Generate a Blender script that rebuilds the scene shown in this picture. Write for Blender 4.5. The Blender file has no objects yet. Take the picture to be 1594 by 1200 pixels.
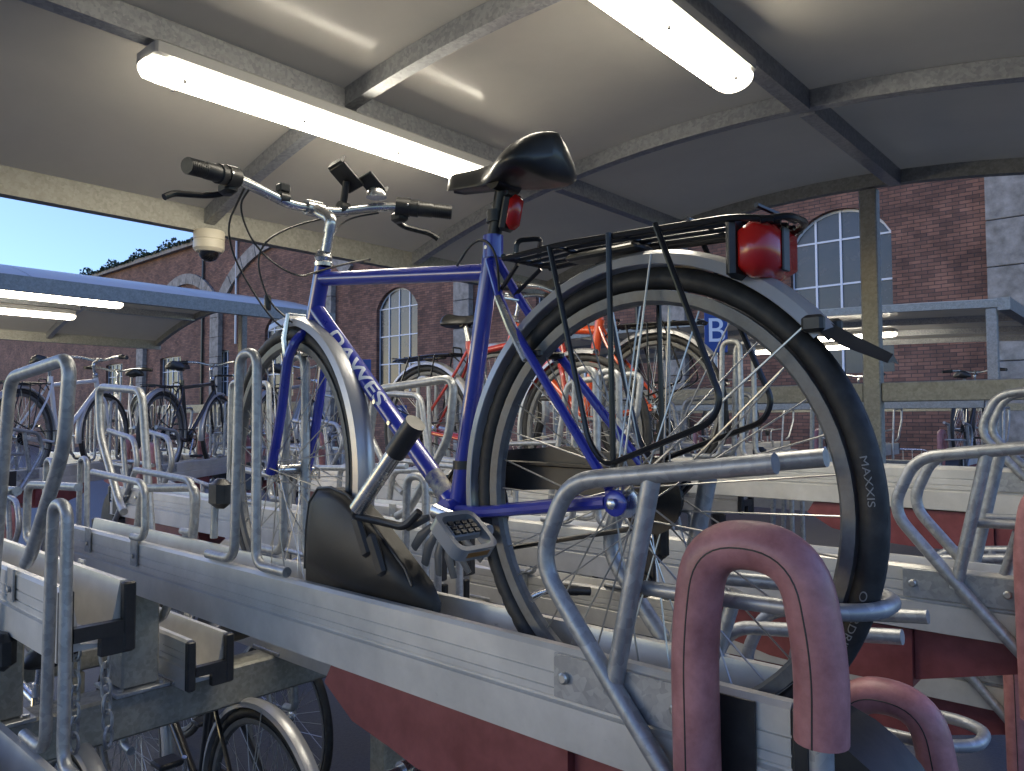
import bpy, math, random
from mathutils import Vector, Matrix, geometry
random.seed(7)
S = bpy.context.scene
col = S.collection
rad = math.radians
V = Vector
# ------------------------------------------------------------ camera
PITCH, ROLL, YAW, FPX = rad(2.5), rad(-.2), rad(41.5), 1180.0
cp, sp, cr, sr = math.cos(PITCH), math.sin(PITCH), math.cos(ROLL), math.sin(ROLL)
r0, u0, f0 = V((1, 0, 0)), V((0, -sp, cp)), V((0, cp, sp))
r1, u1 = r0*cr + u0*sr, u0*cr - r0*sr
MZ = Matrix.Rotation(YAW, 3, 'Z')
cr_, cu_, cf_ = MZ @ r1, MZ @ u1, MZ @ f0
cd = bpy.data.cameras.new('camera'); cam = bpy.data.objects.new('camera', cd); col.objects.link(cam)
cd.sensor_width = 36; cd.lens = FPX/1594*36; cd.clip_start = .02; cd.clip_end = 2000
M = Matrix((cr_, cu_, -cf_)).transposed().to_4x4(); M.translation = V((0, 0, 1.65)); cam.matrix_world = M
S.camera = cam
# ------------------------------------------------------------ world, exposure
S.view_settings.view_transform = 'Standard'; S.view_settings.look = 'None'; S.view_settings.gamma = 1
S.view_settings.exposure = 2.62
w = bpy.data.worlds.new('World'); S.world = w; w.use_nodes = True
nt = w.node_tree; bg = nt.nodes['Background']
sky = nt.nodes.new('ShaderNodeTexSky'); sky.sky_type = 'NISHITA'; sky.sun_disc = False
sky.sun_elevation = rad(4.0); sky.sun_rotation = rad(-140); sky.air_density = 1.1; sky.dust_density = .3; sky.ozone_density = 4.5
hsv = nt.nodes.new('ShaderNodeHueSaturation'); hsv.inputs['Saturation'].default_value = .84; hsv.inputs['Hue'].default_value = .521
nt.links.new(sky.outputs[0], hsv.inputs['Color']); nt.links.new(hsv.outputs[0], bg.inputs[0]); bg.inputs[1].default_value = .15
LAMP = 5.2
# ------------------------------------------------------------ materials
MATS = {}
def mat(name, base, rough=.5, metal=0., noise=None, bump=0., coat=0., emit=None, spangle=0., trans=0., scale=20.):
    if name in MATS: return MATS[name]
    m = bpy.data.materials.new(name); m.use_nodes = True; MATS[name] = m
    n = m.node_tree.nodes; l = m.node_tree.links; b = n['Principled BSDF']
    b.inputs['Base Color'].default_value = (*base, 1); b.inputs['Roughness'].default_value = rough
    b.inputs['Metallic'].default_value = metal; b.inputs['Coat Weight'].default_value = coat
    b.inputs['Coat Roughness'].default_value = .08
    if emit:
        b.inputs['Emission Color'].default_value = (*emit[0], 1); b.inputs['Emission Strength'].default_value = emit[1]
    if trans: b.inputs['Transmission Weight'].default_value = trans
    if noise or spangle or bump:
        tc = n.new('ShaderNodeTexCoord'); nz = n.new('ShaderNodeTexNoise'); nz.inputs['Scale'].default_value = scale
        nz.inputs['Detail'].default_value = 6; nz.inputs['Roughness'].default_value = .65
        l.new(tc.outputs['Object'], nz.inputs['Vector'])
        src = nz.outputs['Fac']
        if spangle:
            vo = n.new('ShaderNodeTexVoronoi'); vo.inputs['Scale'].default_value = 85
            l.new(tc.outputs['Object'], vo.inputs['Vector'])
            mx = n.new('ShaderNodeMix'); mx.data_type = 'FLOAT'; mx.inputs[0].default_value = spangle
            sep = n.new('ShaderNodeSeparateColor'); l.new(vo.outputs['Color'], sep.inputs[0])
            l.new(src, mx.inputs[2]); l.new(sep.outputs[0], mx.inputs[3]); src = mx.outputs[0]
        if noise or spangle:
            c2 = noise or tuple(x*.6 for x in base)
            rp = n.new('ShaderNodeValToRGB'); rp.color_ramp.elements[0].position = .34; rp.color_ramp.elements[1].position = .66
            rp.color_ramp.elements[0].color = (*c2, 1); rp.color_ramp.elements[1].color = (*base, 1)
            l.new(src, rp.inputs[0]); l.new(rp.outputs[0], b.inputs['Base Color'])
            mr = n.new('ShaderNodeMapRange'); mr.inputs[3].default_value = max(.05, rough-.12); mr.inputs[4].default_value = min(1, rough+.12)
            l.new(nz.outputs['Fac'], mr.inputs[0]); l.new(mr.outputs[0], b.inputs['Roughness'])
        if bump:
            bp = n.new('ShaderNodeBump'); bp.inputs['Strength'].default_value = bump; bp.inputs['Distance'].default_value = .004
            l.new(nz.outputs['Fac'], bp.inputs['Height']); l.new(bp.outputs[0], b.inputs['Normal'])
    return m
GALV = mat('galvanised', (.40, .41, .42), .42, .55, (.29, .30, .31), .05, spangle=.35, scale=28)
GALVB = mat('galvanised_weathered', (.33, .325, .285), .6, .3, (.235, .23, .20), .12, spangle=.25, scale=26)
ALU = mat('anodised_aluminium', (.66, .64, .595), .36, .3, (.52, .505, .47), 0, scale=7)
RED = mat('red_panel', (.25, .07, .07), .45, 0, (.17, .042, .042), .08, scale=14)
PINK = mat('pink_rubber', (.44, .20, .20), .42, 0, (.26, .105, .105), .35, scale=22)
ORUB = mat('faded_orange_rubber', (.42, .10, .06), .5, 0, (.3, .07, .05), .1)
BLACKP = mat('black_plastic', (.014, .014, .015), .42, 0, (.03, .03, .03), .05)
RUBBER = mat('tyre_rubber', (.011, .011, .012), .6, 0, (.026, .025, .024), .2, scale=40)
PANEL = mat('canopy_panel', (.64, .62, .57), .16, 0, (.56, .545, .51), .0, scale=2.5)
def translucent(m, k):
    n = m.node_tree.nodes; l = m.node_tree.links; b = n['Principled BSDF']; t = n.new('ShaderNodeBsdfTranslucent'); t.inputs[0].default_value = (.66, .55, .38, 1)
    x = n.new('ShaderNodeMixShader'); x.inputs[0].default_value = k; l.new(b.outputs[0], x.inputs[1]); l.new(t.outputs[0], x.inputs[2]); l.new(x.outputs[0], n['Material Output'].inputs[0])
    b.inputs['Specular IOR Level'].default_value = .14
translucent(PANEL, .45)
def scratches(m):
    n = m.node_tree.nodes; l = m.node_tree.links; b = n['Principled BSDF']; src = b.inputs['Base Color'].links[0].from_socket
    tc = n.new('ShaderNodeTexCoord'); mp = n.new('ShaderNodeMapping'); mp.inputs['Scale'].default_value = (14, 2.2, 1); mp.inputs['Rotation'].default_value = (0, 0, .5)
    l.new(tc.outputs['Object'], mp.inputs[0]); nz = n.new('ShaderNodeTexNoise'); nz.inputs['Scale'].default_value = 2.0; nz.inputs['Detail'].default_value = 9; nz.inputs['Roughness'].default_value = .72
    l.new(mp.outputs[0], nz.inputs['Vector']); rp = n.new('ShaderNodeValToRGB'); rp.color_ramp.elements[0].position = .66; rp.color_ramp.elements[1].position = .76
    l.new(nz.outputs['Fac'], rp.inputs[0]); mx = n.new('ShaderNodeMix'); mx.data_type = 'RGBA'; mx.inputs[7].default_value = (.75, .72, .66, 1)
    sc = n.new('ShaderNodeMath'); sc.operation = 'MULTIPLY'; sc.inputs[1].default_value = .45; l.new(rp.outputs[0], sc.inputs[0]); l.new(sc.outputs[0], mx.inputs[0])
    l.new(src, mx.inputs[6]); l.new(mx.outputs[2], b.inputs['Base Color'])
scratches(PANEL)
BLUE = mat('blue_paint', (.022, .036, .36), .3, 0, (.018, .028, .29), 0, coat=.8, scale=9)
SILVER = mat('silver', (.66, .66, .66), .25, .9, (.5, .5, .49), 0, scale=30)
RIMM = mat('rim_alloy', (.15, .155, .16), .45, .25, (.10, .10, .10), .05, scale=40)
GUARD = mat('mudguard_silver', (.42, .42, .43), .34, .5, (.45, .45, .46), .03, scale=12)
STEEL = mat('spoke_steel', (.5, .5, .48), .35, .9)
CHAIN = mat('oily_steel', (.06, .055, .05), .45, .7, (.02, .02, .02), .1)
BLKM = mat('black_metal', (.012, .012, .013), .28, .2)
WHITE = mat('white_print', (.72, .73, .75), .5)
CREAM = mat('cream_plastic', (.62, .57, .46), .45)
DARK = mat('dark_dome', (.01, .01, .012), .1)
REDL = mat('red_lens', (.40, .012, .01), .22, 0, coat=.2)
VINYL = mat('saddle_vinyl', (.013, .013, .014), .44, 0, (.02, .02, .02), .06, coat=.15)
BAG = mat('black_bag_fabric', (.026, .022, .017), .5, 0, (.009, .009, .009), .3, scale=9)
DIFF = mat('lamp_diffuser', (.9, .9, .88), .4, emit=((1, .91, .74), LAMP))
DIFFEND = mat('lamp_clear_end', (.8, .78, .7), .2, emit=((1, .91, .74), LAMP*.15))
LBODY = mat('lamp_body', (.5, .5, .48), .5)
GLASSW = mat('window_glass', (.045, .055, .07), .25, 0, (.03, .04, .05), .02, scale=2)
WFRAME = mat('window_frame_white', (.62, .66, .72), .5)
STONE = mat('stone', (.34, .32, .29), .8, 0, (.16, .15, .13), .5, scale=4)
SLATE = mat('slate', (.07, .07, .08), .6, 0, (.04, .04, .045), .4, scale=6)
LEAF = mat('leaf', (.045, .08, .03), .6, 0, (.025, .045, .02))
SIGNB = mat('sign_blue', (.012, .05, .22), .4)
ORANGE = mat('orange_paint', (.62, .075, .015), .3, 0, coat=.7)
REDP = mat('red_paint', (.36, .03, .02), .32, 0, coat=.7)
BLKPAINT = mat('black_paint', (.015, .016, .018), .3, coat=.6)
WHTPAINT = mat('white_paint', (.6, .6, .62), .3, coat=.6)
GREYPAINT = mat('grey_paint', (.2, .21, .22), .3, coat=.6)
RUST = mat('rusty_grip', (.06, .032, .018), .7, 0, (.03, .016, .01), .3)

def scuffs(m):
    n = m.node_tree.nodes; l = m.node_tree.links; b = n['Principled BSDF']; src = b.inputs['Base Color'].links[0].from_socket
    tc = n.new('ShaderNodeTexCoord'); mp = n.new('ShaderNodeMapping'); mp.inputs['Scale'].default_value = (5, 5, 16)
    l.new(tc.outputs['Object'], mp.inputs[0]); nz = n.new('ShaderNodeTexNoise'); nz.inputs['Scale'].default_value = 3.2; nz.inputs['Detail'].default_value = 10; nz.inputs['Roughness'].default_value = .75
    l.new(mp.outputs[0], nz.inputs['Vector']); rp = n.new('ShaderNodeValToRGB'); rp.color_ramp.elements[0].position = .64; rp.color_ramp.elements[1].position = .72
    l.new(nz.outputs['Fac'], rp.inputs[0]); mx = n.new('ShaderNodeMix'); mx.data_type = 'RGBA'; mx.inputs[7].default_value = (.10, .095, .085, 1)
    sc = n.new('ShaderNodeMath'); sc.operation = 'MULTIPLY'; sc.inputs[1].default_value = .6; l.new(rp.outputs[0], sc.inputs[0]); l.new(sc.outputs[0], mx.inputs[0])
    l.new(src, mx.inputs[6]); l.new(mx.outputs[2], b.inputs['Base Color'])
for _m in (ALU, PINK, BLUE): scuffs(_m)
def asphalt():
    m = mat('wet_asphalt', (.10, .10, .102), .45, 0, (.05, .05, .052), .6, scale=60)
    return m
def brick_mat():
    m = bpy.data.materials.new('brick'); m.use_nodes = True; n = m.node_tree.nodes; l = m.node_tree.links; b = n['Principled BSDF']
    tc = n.new('ShaderNodeTexCoord'); mp = n.new('ShaderNodeMapping'); mp.inputs['Rotation'].default_value = (rad(-90), 0, 0)
    l.new(tc.outputs['Object'], mp.inputs[0])
    br = n.new('ShaderNodeTexBrick'); l.new(mp.outputs[0], br.inputs['Vector'])
    br.inputs['Scale'].default_value = 1; br.inputs['Brick Width'].default_value = .235; br.inputs['Row Height'].default_value = .077
    br.inputs['Mortar Size'].default_value = .007; br.inputs['Mortar Smooth'].default_value = .2; br.inputs['Bias'].default_value = -.1
    br.inputs['Color1'].default_value = (.30, .15, .10, 1); br.inputs['Color2'].default_value = (.14, .075, .056, 1); br.inputs['Mortar'].default_value = (.07, .055, .05, 1)
    nz = n.new('ShaderNodeTexNoise'); nz.inputs['Scale'].default_value = .9; nz.inputs['Detail'].default_value = 8; nz.inputs['Roughness'].default_value = .7
    l.new(tc.outputs['Object'], nz.inputs['Vector'])
    rp = n.new('ShaderNodeValToRGB'); rp.color_ramp.elements[0].position = .38; rp.color_ramp.elements[1].position = .62
    rp.color_ramp.elements[0].color = (.42, .40, .40, 1); rp.color_ramp.elements[1].color = (1, 1, 1, 1)
    l.new(nz.outputs['Fac'], rp.inputs[0])
    mx = n.new('ShaderNodeMix'); mx.data_type = 'RGBA'; mx.blend_type = 'MULTIPLY'; mx.inputs[0].default_value = .85
    l.new(br.outputs['Color'], mx.inputs[6]); l.new(rp.outputs[0], mx.inputs[7]); l.new(mx.outputs[2], b.inputs['Base Color'])
    bp = n.new('ShaderNodeBump'); bp.inputs['Strength'].default_value = .7; bp.inputs['Distance'].default_value = .01; bp.invert = True
    l.new(br.outputs['Fac'], bp.inputs['Height']); l.new(bp.outputs[0], b.inputs['Normal']); b.inputs['Roughness'].default_value = .85
    return m
# ------------------------------------------------------------ mesh helpers
class MB:
    def __init__(s): s.v = []; s.f = []
    def quadstrip(s, rings, closed_ring=True, closed_path=False, caps=True):
        base = len(s.v); n = len(rings[0])
        for r in rings: s.v += [tuple(p) for p in r]
        m = len(rings)
        for i in range(m if closed_path else m-1):
            a = base+i*n; b = base+((i+1) % m)*n
            for j in range(n if closed_ring else n-1):
                k = (j+1) % n; s.f.append((a+j, a+k, b+k, b+j))
        if caps and not closed_path and closed_ring:
            s.f.append(tuple(base+j for j in reversed(range(n)))); s.f.append(tuple(base+(m-1)*n+j for j in range(n)))
        return s
    def tube(s, path, r, seg=10, closed=False, flat=None):
        P = [V(p) for p in path]; n = len(P); rs = r if isinstance(r, (list, tuple)) else [r]*n
        T = []
        for i in range(n):
            a = P[(i-1) % n] if (closed or i > 0) else P[i]; b = P[(i+1) % n] if (closed or i < n-1) else P[i]
            T.append((b-a).normalized())
        up = V((0, 0, 1)) if abs(T[0].z) < .9 else V((1, 0, 0))
        N = (up-T[0]*up.dot(T[0])).normalized(); rings = []
        for i in range(n):
            N = (N-T[i]*N.dot(T[i])).normalized(); B = T[i].cross(N)
            fl = flat or 1.0
            rings.append([P[i]+N*math.cos(2*math.pi*j/seg)*rs[i]+B*math.sin(2*math.pi*j/seg)*rs[i]*fl for j in range(seg)])
        return s.quadstrip(rings, True, closed)
    def box(s, c, d, rot=None, bev=0):
        c = V(c); x, y, z = d[0]/2, d[1]/2, d[2]/2
        if bev:
            e = min(bev, x*.9, y*.9); prof = [(x-e, -y), (x, -y+e), (x, y-e), (x-e, y), (-x+e, y), (-x, y-e), (-x, -y+e), (-x+e, -y)]
            e2 = min(bev, z*.9)
            rings = []
            for zz, k in ((-z, e2), (-z+e2, 0), (z-e2, 0), (z, e2)):
                rings.append([V((px-math.copysign(min(k, abs(px)), px), py-math.copysign(min(k, abs(py)), py), zz)) for px, py in prof])
            rings = [[(c+(rot @ p if rot else p)) for p in r] for r in rings]
            return s.quadstrip(rings)
        pts = [V((sx*x, sy*y, sz*z)) for sz in (-1, 1) for sx, sy in ((-1, -1), (1, -1), (1, 1), (-1, 1))]
        b = len(s.v); s.v += [tuple(c+(rot @ p if rot else p)) for p in pts]
        s.f += [tuple(b+i for i in q) for q in ((3, 2, 1, 0), (4, 5, 6, 7), (0, 1, 5, 4), (1, 2, 6, 5), (2, 3, 7, 6), (3, 0, 4, 7))]
        return s
    def lathe(s, prof, c=(0, 0, 0), axis='Z', seg=20, rot=None):
        c = V(c); rings = []
        for r, h in prof:
            ring = []
            for j in range(seg):
                a = 2*math.pi*j/seg; x, y = r*math.cos(a), r*math.sin(a)
                p = V((x, y, h)) if axis == 'Z' else V((x, h, -y)) if axis == 'Y' else V((h, x, y))
                ring.append(c+(rot @ p if rot else p))
            rings.append(ring)
        return s.quadstrip(rings)
    def ring(s, prof, c=(0, 0, 0), seg=64, a0=0, a1=None):  # profile (r, y) swept round Y axis in XZ plane
        full = a1 is None; a1 = 2*math.pi if full else a1; rings = []
        n = seg if full else seg+1
        for i in range(n):
            a = a0+(a1-a0)*i/seg
            rings.append([V((c[0]+r*math.cos(a), c[1]+y, c[2]+r*math.sin(a))) for r, y in prof])
        return s.quadstrip(rings, True, full)
    def prism(s, poly, y0, y1):  # polygon in (x,z) extruded in y
        rings = [[V((x, y0, z)) for x, z in poly], [V((x, y1, z)) for x, z in poly]]
        return s.quadstrip(rings)
    def xf(s, M): s.v = [tuple(M @ V(p)) for p in s.v]; return s
    def build(s, name, m, parent=None, smooth=True, sharp=35):
        me = bpy.data.meshes.new(name); me.from_pydata(s.v, [], s.f); me.validate()
        me.materials.append(m)
        import bmesh
        bm = bmesh.new(); bm.from_mesh(me); bmesh.ops.recalc_face_normals(bm, faces=bm.faces); bm.to_mesh(me); bm.free()
        if smooth:
            me.polygons.foreach_set('use_smooth', [True]*len(me.polygons)); me.set_sharp_from_angle(angle=rad(sharp))
        o = bpy.data.objects.new(name, me); col.objects.link(o)
        if parent: o.parent = parent
        return o
def rnd(pts, R=.03, n=7, closed=False):
    P = [V(p) for p in pts]; out = []
    for i, p in enumerate(P):
        if not closed and i in (0, len(P)-1): out.append(p); continue
        a, b = P[i-1], P[(i+1) % len(P)]
        da, db = (a-p), (b-p); k = min(R, da.length*.48, db.length*.48)
        A, B = p+da.normalized()*k, p+db.normalized()*k
        for t in range(n+1):
            t /= n; out.append(A*(1-t)**2+p*2*t*(1-t)+B*t*t)
    return out
def tag(o, label=None, cat=None, group=None, kind=None):
    if label: o['label'] = label
    if cat: o['category'] = cat
    if group: o['group'] = group
    if kind: o['kind'] = kind
    return o
def empty(name, M=None, label=None, cat=None, group=None):
    o = bpy.data.objects.new(name, None); col.objects.link(o); o.empty_display_size = .1
    if M is not None: o.matrix_world = M
    return tag(o, label, cat, group)
def kids(o): return [c for c in col.objects if c.parent == o]
CH = {}
def copy_tree(o, parent=None):
    c = o.copy(); col.objects.link(c); c.parent = parent
    for ch in CH.get(o.name, None) or [x for x in bpy.data.objects if x.parent == o]: copy_tree(ch, c)
    return c
def text_mesh(txt, size, bold=0.0):
    import bmesh
    cu = bpy.data.curves.new('t', 'FONT'); cu.body = txt; cu.size = size; cu.offset = bold; cu.align_x = 'CENTER'; cu.align_y = 'CENTER'
    ob = bpy.data.objects.new('t', cu); col.objects.link(ob)
    dg = bpy.context.evaluated_depsgraph_get(); me = ob.evaluated_get(dg).to_mesh()
    bm = bmesh.new(); bm.from_mesh(me); bmesh.ops.triangulate(bm, faces=bm.faces)
    for _ in range(4):
        le = [e for e in bm.edges if e.calc_length() > size*.13]
        if not le: break
        bmesh.ops.subdivide_edges(bm, edges=le, cuts=1); bmesh.ops.triangulate(bm, faces=[f for f in bm.faces if len(f.verts) > 3])
    bm.verts.index_update()
    vs = [v.co.copy() for v in bm.verts]; fs = [tuple(v.index for v in f.verts) for f in bm.faces]; bm.free()
    ob.evaluated_get(dg).to_mesh_clear(); bpy.data.objects.remove(ob); bpy.data.curves.remove(cu)
    return vs, fs
def pose(x, y, z, heading):  # local +X points to heading (world angle)
    return Matrix.Translation((x, y, z)) @ Matrix.Rotation(heading, 4, 'Z')
# ------------------------------------------------------------ ground
g = MB(); g.v = [(-300, -100, 0), (100, -100, 0), (100, 300, 0), (-300, 300, 0)]; g.f = [(0, 1, 2, 3)]
tag(g.build('ground', asphalt(), smooth=False), kind='structure')
# ------------------------------------------------------------ shelters
RR = 6.2
def ARCH(a): return 2.92-(RR-math.sqrt(RR*RR-(a-2.0)**2))
PUR = (1.57, 2.87)
def shelter(mp, L, dz, nrib, label, group, post_a=(1.71,), flat=1.0):
    arch = lambda a: 2.59+(ARCH(a)-2.59)*flat
    """mp(a, b, z) -> world; arch across a (0..4), length along b"""
    root = empty('bike_shelter', Matrix.Translation(mp(2, 0, 0)), label, 'shelter', group)
    inv = root.matrix_world.inverted()
    def sec(pts_ab, wa, h0, h1, name, m, across):  # bar along list of (a,b), rectangular section
        rings = []
        for a, b in pts_ab:
            z = arch(a)+dz
            if across: q = [(a, b-wa, z+h0), (a, b+wa, z+h0), (a, b+wa, z+h1), (a, b-wa, z+h1)]
            else: q = [(a-wa, b, z+h0), (a+wa, b, z+h0), (a+wa, b, z+h1), (a-wa, b, z+h1)]
            rings.append([inv @ mp(*p) for p in q])
        mb = MB().quadstrip(rings); return mb.build(name, m, root, smooth=False)
    bs = [L*i/(nrib-1) for i in range(nrib)]
    for i, b in enumerate(bs):
        sec([(4*k/24, b) for k in range(25)], .026, 0, .072, 'rib', GALVB if i == 0 else GALV, True)
    for a in PUR:
        for i in range(nrib-1): sec([(a, bs[i]+.028), (a, bs[i+1]-.028)], .03, -.012, .07, 'purlin', GALV, False)
        for b in bs:
            mb = MB()
            for sgn in (-1, 1): mb.box(mp(a+.045, b+sgn*.034, arch(a)+dz+.03), (.012, .012, .012))
            mb.xf(inv); mb.build('bolt', STEEL, root)
    for a in (.0, 4.0):
        sgn = -1 if a == 0 else 1
        sec([(a, -.05), (a, L+.05)], .03, -.03, .085, 'eave_beam', GALVB, False)
    cuts = [.018, PUR[0], PUR[1], 3.982]
    for i in range(nrib-1):
        for j in range(3):
            a0, a1 = cuts[j]+.004, cuts[j+1]-.004; rings = []
            for k in range(9):
                a = a0+(a1-a0)*k/8; z = arch(a)+dz
                rings.append([inv @ mp(*p) for p in ((a, bs[i]+.004, z+.075), (a, bs[i+1]-.004, z+.075), (a, bs[i+1]-.004, z+.082), (a, bs[i]+.004, z+.082))])
            MB().quadstrip(rings).build('roof_panel', PANEL, root)
    for b in (0, L):
        for a in post_a:
            mb = MB(); c = mp(a, b, 0); zt = arch(a)+dz
            mb.box((c.x, c.y, zt/2-.005), (.09, .07, zt-.01), bev=.006); mb.xf(inv); mb.build('post', GALVB, root)
        zr = 1.785
        p, q = mp(.15, b, zr), mp(post_a[0]-.047, b, zr)
        for p, q in ((mp(.1, b, zr), mp(post_a[0]-.047, b, zr)), (mp(post_a[0]+.047, b, zr), mp(3.9, b, zr))):
            d = q-p; mb = MB().box((p+q)/2, (max(abs(d.x), .05), max(abs(d.y), .05), .105), bev=.005); mb.xf(inv); mb.build('side_rail', GALVB, root)
    return root
shelter(lambda a, b, z: V((.45-a, 4.4-b, z)), 6.6, 0, 6, 'curved bike shelter canopy with galvanised ribs over the blue bicycle', 'bike shelters')
shelter(lambda a, b, z: V((-6.45-a, 4.5-b, z)), 6.6, .05, 6, 'arched bike shelter with two lit tubes seen against the long brick wall', 'bike shelters')
shelter(lambda a, b, z: V((-1.2-1.7*a, 8.2+b, z)), 4.0, .07, 4, 'dark underside bike shelter standing below the tall arched window', 'bike shelters', (.06, 3.9), .25)
def strip_light(M, label):
    root = empty('strip_light', M, label, 'light', 'shelter strip lights')
    L = 1.55
    MB().box((0, 0, .056), (.15, L-.02, .05), bev=.008).build('body', LBODY, root)
    prof = [(math.cos(t)*.068, -.002-.05*math.sin(t)**.8 if math.sin(t) > 0 else -.002) for t in [math.pi*i/12 for i in range(13)]]
    prof = [(-x, z+.03) for x, z in prof]
    MB().quadstrip([[V((x, y, z)) for x, z in prof] for y in (-L/2+.05, L/2-.05)]).build('diffuser', DIFF, root)
    for s in (-1, 1):
        rings = []
        for t, k in ((0, 1), (.6, .96), (.9, .7), (1, .35)):
            rings.append([V((x*k, s*(L/2-.049+.05*t), .03+(z-.03)*k)) for x, z in prof])
        MB().quadstrip(rings).build('end_cap', DIFFEND, root)
    for y in (-.66, -.22, .22, .66):
        MB().lathe([(.006, -.006), (.006, .002)], (-.045, y, -.0135), seg=8).build('clip', BLACKP, root)
        MB().lathe([(.006, -.006), (.006, .002)], (.045, y, -.0135), seg=8).build('clip', BLACKP, root)
    return root
def LM(x, y, z, rz=0): return Matrix.Translation((x, y, z)) @ Matrix.Rotation(rz, 4, 'Z')
strip_light(LM(-2.40, 1.75, 2.745), 'lit strip light behind the blue bicycle handlebar')
strip_light(LM(-1.13, 1.70, 2.80), 'lit strip light above the rear of the blue bicycle')
for x, y, l in ((-8.02, 2.33, 'lit strip light nearer the edge of the shelter by the brick wall'), (-9.32, 2.33, 'lit strip light deeper inside the shelter by the brick wall')):
    strip_light(LM(x, y, 2.745+(.05 if x < -5 else .05 if x > -2 else 0)), l)
for x, y, l in ((-3.3, 9.77, 'lit strip light at the front of the shelter below the arched window'), (-4.1, 11.07, 'lit strip light at the back of the shelter below the arched window')):
    strip_light(LM(x, y, 2.63, rad(90)), l)
# camera dome on the eave
root = empty('security_camera', Matrix.Translation((-3.50, 1.75, 2.457)) @ Matrix.Scale(.8, 4), 'cream dome security camera under the shelter eave', 'camera')
MB().lathe([(.0, .13), (.085, .128), (.09, .12), (.09, .075), (.086, .072), (.086, .068), (.09, .065), (.09, .02), (.075, .0), (.06, -.002)], seg=28).build('housing', CREAM, root)
MB().lathe([(.06, 0), (.056, -.022), (.042, -.042), (.02, -.054), (0.001, -.057)], seg=24).build('dome', DARK, root)
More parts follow.
